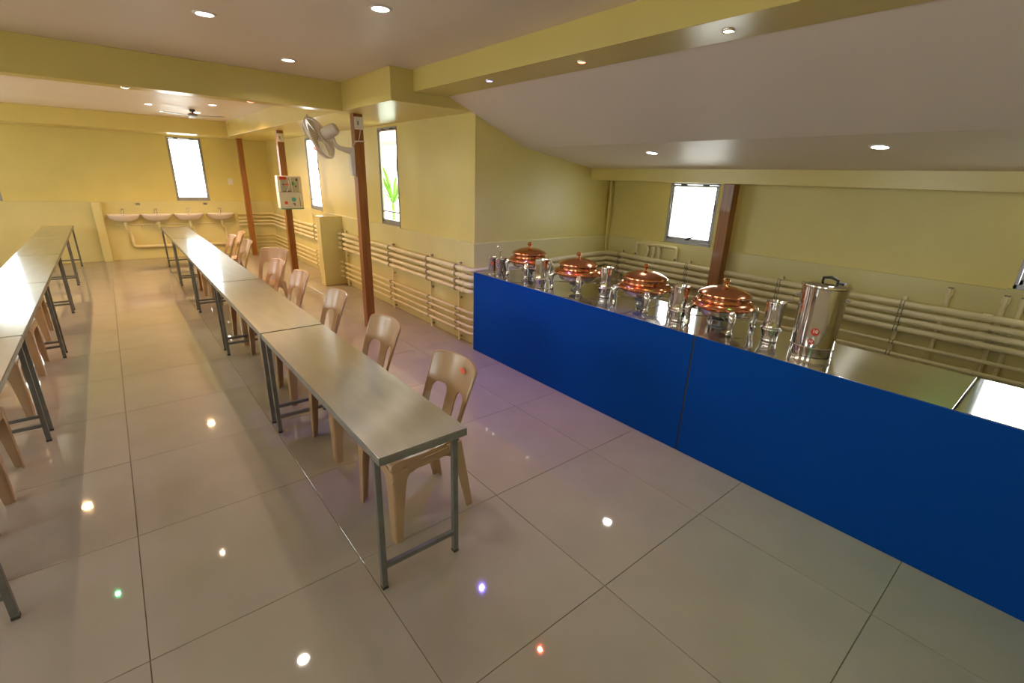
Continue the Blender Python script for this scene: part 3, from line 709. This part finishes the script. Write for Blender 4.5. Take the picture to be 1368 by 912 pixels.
for i, (y, z0) in enumerate(((8.05, .42), (8.2, .42))):
    feed([(XA-D-.03, y, .56), (XA-D-.03, y, .50), (XA-D-.03, y, z0)], .012, ['nearer', 'farther'][i]+' short pipe stub between the upper and lower pipes beyond the pier')
t = thing('gate_valve', 'brownish gate valve on the pipes beside the half-height pier', 'valve', (PXA, 6.72, .845))
MB().tube([(0, -.06, 0), (0, .06, 0)], .026, 12).build('valve_body', mat('brass_valve', (.45, .30, .10), .4, .5, scale=9, amt=.15), t)
MB().tube([(0, 0, .02), (0, 0, .075)], .010, 8).build('stem', 'clamp', t)
MB().lathe([(.0, .072), (.034, .072), (.038, .078), (.034, .085), (0, .085)], 16).build('hand_wheel', mat('ochre_wheel', (.5, .33, .08), .5, scale=9, amt=.1), t)

# ------------------------------------------------------------------ wash basins
def make_basin():
    t = thing('wash_basin', 'x', 'basin')
    rows = []; n = 28
    # D-shaped bowl: straight back on the wall (y=0), rounded front (y<0)
    def outline(s, k):
        a = math.pi*k/(n-1); return ((.252*s)*math.cos(a), -.34*(math.sin(a)**.75)*s)
    lev = [(.02, -.135), (.25, -.132), (.50, -.118), (.72, -.095), (.88, -.060), (.97, -.022), (1.0, 0.0), (.985, .006), (.93, .004), (.86, -.018), (.70, -.070), (.40, -.095), (.02, -.10)]
    for s, z in lev:
        rows.append([(outline(s, k)[0], outline(s, k)[1]-.001, z) for k in range(n)])
    b = MB().grid(rows)
    m = len(lev)
    b.f.append(tuple(i*n for i in range(m))+tuple(i*n+n-1 for i in range(m-1, -1, -1)))
    b.build('bowl', 'ceram', t, ang=50)
    B(-.24, -.075, -.02, .24, -.001, .012).build('back_ledge', 'ceram', t, bevel=.008)
    tp = MB().tube([(0, -.04, .01), (0, -.04, .085), (0, -.075, .10), (0, -.125, .085)], [.014, .012, .010, .009], 10).tube([(-.03, -.04, .10), (.03, -.04, .10)], .009, 8)
    tp.build('tap', 'chrome', t)
    MB().tube([(0, -.076, -.012), (0, -.080, -.016)], .012, 12).build('overflow_hole', 'clamp', t)
    tr = MB().tube([(0, -.13, -.13), (0, -.13, -.19)], .026, 12).tube(round_path([(0, -.13, -.18), (0, -.13, -.25), (.05, -.075, -.27), (.06, -.055, -.36)], .03, 4), .018, 10)
    tr.build('waste_trap', 'pipe', t)
    return t
b0 = make_basin()
for i, (x, lab) in enumerate(((.147, 'wash basin nearest the half-height pier, leftmost of the four'), (.655, 'second wash basin from the left'), (1.175, 'third wash basin from the left, under the far window'), (1.73, 'rightmost wash basin, beside the far wooden post'))):
    b_ = b0 if i == 0 else copy_tree(b0); b_.location = (x, YF-D, .84); b_['label'] = lab; b_['group'] = 'wash basins on the far wall'
yd = YF-D-.055
p = MB().tube(round_path([(.207, yd, .476), (.207, yd, .245), (2.02, yd, .225), (2.02, yd, .16)], .06, 5), .028, 12).build('drain_pipe', 'pipe'); tag(p, 'cream drain pipe running low along the far wall under the basins', 'pipe')
for x in (.715, 1.235, 1.79):
    MB().tube([(x, yd, .476), (x, yd, .25)], .02, 10).build('branch', 'pipe', p)
p = MB().tube([(.0, YF-D-.02, .655), (2.0, YF-D-.02, .645)], .009, 8).build('supply_pipe', 'pipe'); tag(p, 'thin cream supply pipe along the far wall just under the basins', 'pipe')
for x in (.40, .55): MB().tube([(x, YF-D-.02, .65), (x, YF-D-.02, .57)], .008, 8).build('drop', 'pipe', p)
for x, lab in ((.40, 'small dark soap hook on the far wall over the left basins'), (1.50, 'small dark soap hook on the far wall below the far window')):
    t = thing('soap_hook', lab, 'hook', (x, YF-D, 1.03)); B(-.035, -.012, -.02, .035, 0, .02).build('plate', 'clamp', t, bevel=.003); MB().tube([(0, -.012, 0), (0, -.05, -.005), (0, -.05, .02)], .006, 8).build('peg', 'clamp', t)
t = thing('wall_socket', 'small white socket plate on the far wall, left of the far post', 'socket', (2.02, YF, 1.47)); B(-.045, -.010, -.06, .045, 0, .06).build('plate', 'white', t, bevel=.003); B(-.02, -.014, -.015, .02, -.010, .02).build('rocker', 'white', t, bevel=.002)

# ------------------------------------------------------------------ wall fan on the near post
t = thing('wall_fan', 'cream wall fan tilted away on the near wooden post', 'fan', (2.087, 5.20, 1.70))
axis = Vector((-.65, .587, -.46)).normalized()
hub = Vector((1.765, 5.27, 2.045)) - Vector((2.087, 5.20, 1.70))
q = axis.to_track_quat('Z', 'Y').to_matrix().to_4x4()
def F(p): return hub + (q @ Vector(p))
def ringp(r, z, n=40): return [F((r*math.cos(2*math.pi*k/n), r*math.sin(2*math.pi*k/n), z)) for k in range(n)]
# bracket
br = MB().add([], []).prism([(-.045, 0), (-.002, -.02), (-.002, .28), (-.03, .26), (-.05, .20), (-.055, .10)], 'y', -.035, .035)
bo = br.build('wall_bracket', 'fanw', t, bevel=.008)
MB().tube([(-.03, 0, .235), (-.10, 0, .245), (-.165, 0, .262), (-.20, 0, .30), (-.215, 0, .37)], [.034, .026, .022, .020, .018], 12).build('arm', 'fanw', t)
MB().lathe([(.0, -.215), (.038, -.21), (.055, -.195), (.062, -.165), (.064, -.09), (.058, -.055), (.0, -.05)], 24, hub, q.to_3x3()).build('motor_housing', 'fanw', t)
MB().lathe([(0, -.05), (.07, -.05), (.075, -.04), (.07, -.03), (0, -.03)], 24, hub, q.to_3x3()).build('cage_hub', 'fanw', t)
cg = MB().tube(ringp(.215, 0), .006, 8, closed=True).tube(ringp(.21, .012), .004, 8, closed=True)
cg.build('cage_rim', 'fanw', t)
wires = MB()
for k in range(64):
    a = 2*math.pi*k/64
    def pt(r, z): return F((r*math.cos(a), r*math.sin(a), z))
    wires.tube([pt(.07, -.045), (pt(.14, -.050)), pt(.195, -.032), pt(.215, 0), pt(.195, .045), pt(.12, .065), pt(.03, .068)], (.0017), 4, caps=False)
w_ = wires.build('cage_wires', 'cage', t); w_['kind'] = 'stuff'
MB().lathe([(0, .062), (.045, .062), (.048, .068), (.04, .074), (0, .076)], 24, hub, q.to_3x3()).build('badge', 'fanw', t)
for k in range(3):
    bl = MB(); rows = []
    for i in range(9):
        r = .03+.165*i/8; wd = .25+.50*math.sin(min(1, i/6)*1.5)
        rows.append([F((r*math.cos(2*math.pi*k/3+wd*(j/6-.5)*1.9), r*math.sin(2*math.pi*k/3+wd*(j/6-.5)*1.9), (.012-.03*(j/6)*.9))) for j in range(7)])
    bl.grid(rows).build('blade', 'fanblade', t, solid=.002, ang=60)
MB().lathe([(0, -.025), (.03, -.025), (.032, .015), (.02, .03), (0, .03)], 20, hub, q.to_3x3()).build('blade_hub', 'fanw', t)
MB().tube([F((-.0, .215, 0)), F((0, .24, .0))], .004, 6).build('clip', 'clamp', t)
# switch boxes and cable on the posts
def swbox(x, y, z, label):
    t = thing('switch_box', label, 'switch', (x, y, z)); B(-.045, -.022, -.06, .045, 0, .06).build('box', 'white', t, bevel=.004)
    B(-.025, -.027, -.02, -.005, -.022, .02).build('switch', 'grey', t, bevel=.002); B(.005, -.027, -.02, .025, -.022, .02).build('switch', 'white', t, bevel=.002)
swbox(2.135, 5.152, 2.205, 'white switch box at the top of the near post above the fan cable'); swbox(2.178, 8.252, 2.19, 'white switch box at the top of the purifier post')
p = MB().tube([(2.15, 5.146, 2.145), (2.135, 5.144, 2.08), (2.12, 5.146, 2.03), (2.085, 5.146, 2.02), (2.073, 5.16, 1.995), (2.06, 5.18, 1.95)], .0035, 6).build('fan_cable', 'white'); tag(p, 'thin white cable from the switch box to the wall fan', 'cable')
p = MB().tube([(2.079, 5.144, 2.03), (2.135, 5.1425, 2.032), (2.191, 5.144, 2.036)], .006, 8).build('cable_tie', 'white'); tag(p, 'white strap round the near post holding the fan cable', 'strap')

# ------------------------------------------------------------------ water purifier on the second post
t = thing('water_purifier', 'white wall-hung water purifier with coloured stickers on the middle wooden post', 'water purifier', (2.20, 8.2555, 1.165))
B(-.175, -.15, .0, .175, -.002, .24).build('tank', 'white', t, bevel=.012)
B(-.175, -.145, .243, .175, -.002, .48).build('upper_body', 'white', t, bevel=.012)
up_ = B(-.145, -.156, .25, .125, -.148, .462).build('clear_cover', 'cloudy', t, bevel=.004)
B(-.15, -.162, .425, -.05, -.1575, .468).build('sticker', 'red', t).__setitem__('label', 'red corner sticker')
B(-.09, -.162, .345, .00, -.1575, .365).build('lettering_band', 'orange', t); B(.015, -.162, .345, .055, -.1575, .395).build('leaf_mark', 'green', t)
B(-.11, -.162, .345, -.095, -.1575, .365).build('dot', 'black', t); B(.085, -.162, .41, .11, -.1575, .44).build('dot', 'black', t); B(.07, -.162, .32, .09, -.1575, .34).build('dot', 'black', t)
MB().tube([(-.06, -.165, .25), (-.02, -.168, .33), (-.02, -.165, .41)], .007, 8).build('hose', 'white', t); MB().tube([(.005, -.166, .46), (.015, -.170, .30), (.02, -.168, .235)], .008, 8).build('hose', 'white', t)
MB().tube([(-.085, -.150, .085), (-.085, -.157, .085)], .025, 18).build('round_mark', 'orange', t)
MB().tube([(.03, -.150, .135), (.03, -.166, .135)], .032, 18).build('dial', 'teal', t)
MB().tube([(.03, -.150, .075), (.03, -.185, .07), (.03, -.19, .045)], .013, 10).build('tap', 'grey', t)
B(.118, -.154, .04, .124, -.149, .16).build('level_gauge', 'black', t); B(-.165, -.152, -.012, .172, -.01, .0).build('base_strip', 'teal', t)
B(-.12, -.16, .250, .0, -.156, .262).build('seam', 'black', t)

# ------------------------------------------------------------------ ceiling fan of the far bay
t = thing('ceiling_fan', 'small ceiling fan under the far bay ceiling', 'ceiling fan', (1.215, 9.20, ZC))
MB().lathe([(.0, 0), (.04, 0), (.036, -.03), (.012, -.04), (.012, -.06), (0, -.06)], 16).build('canopy', 'black', t)
MB().lathe([(0, -.055), (.04, -.055), (.06, -.065), (.065, -.082), (.05, -.092), (0, -.10)], 24).build('motor', 'grey', t)
for k in range(3):
    a = R(-35+120*k); c, s = math.cos(a), math.sin(a); pts = [(.08, -.03), (.16, -.055), (.42, -.06), (.45, -.03), (.45, .03), (.42, .055), (.16, .045), (.08, .03)]
    bl = MB().prism([(x*c-y*s, x*s+y*c) for x, y in pts], 'z', -.088, -.082); bl.build('blade', 'grey', t)

# ------------------------------------------------------------------ outside
o = B(-30, -30, -3.2, 45, 45, -3.0).build('ground', 'ground', smooth=False); o['kind'] = 'structure'
t = thing('neighbour_house', 'white house with a red sheet roof outside the near pipe-wall window', 'house', (8.6, 15.0, -3.0))
B(-1.5, -4, 0, 2.5, 5, 5.4).build('walls', 'render', t, smooth=False)
MB().prism([(-2.1, 5.5), (.5, 6.5), (3.1, 5.5), (3.1, 5.6), (.5, 6.62), (-2.1, 5.62)], 'y', -4.5, 5.5).build('roof', 'roof', t, smooth=False)
t = thing('palm_plant', 'bright green palm fronds outside the near pipe-wall window', 'palm', (4.55, 9.45, -3.0))
MB().tube([(0, 0, 0), (.03, .02, 2.4), (.0, 0, 4.15)], [.07, .05, .03], 10).build('trunk', 'leaf', t)
for k in range(30):
    a = R(k*47+random.uniform(-8, 8)); L_ = random.uniform(.75, 1.05); lift = random.uniform(.5, 1.5); rows = []
    for i in range(9):
        f = i/8; rr = L_*f*.62; z = 4.15+lift*f-.55*f*f; w = .024*math.sin(min(1, f*1.02)*math.pi)**.7+.004
        c, s = math.cos(a), math.sin(a); rows.append([(rr*c-w*s*e, rr*s+w*c*e, z-abs(e)*w*.4) for e in (-1, 0, 1)])
    MB().grid(rows).build('frond', 'leaf', t, solid=.003)
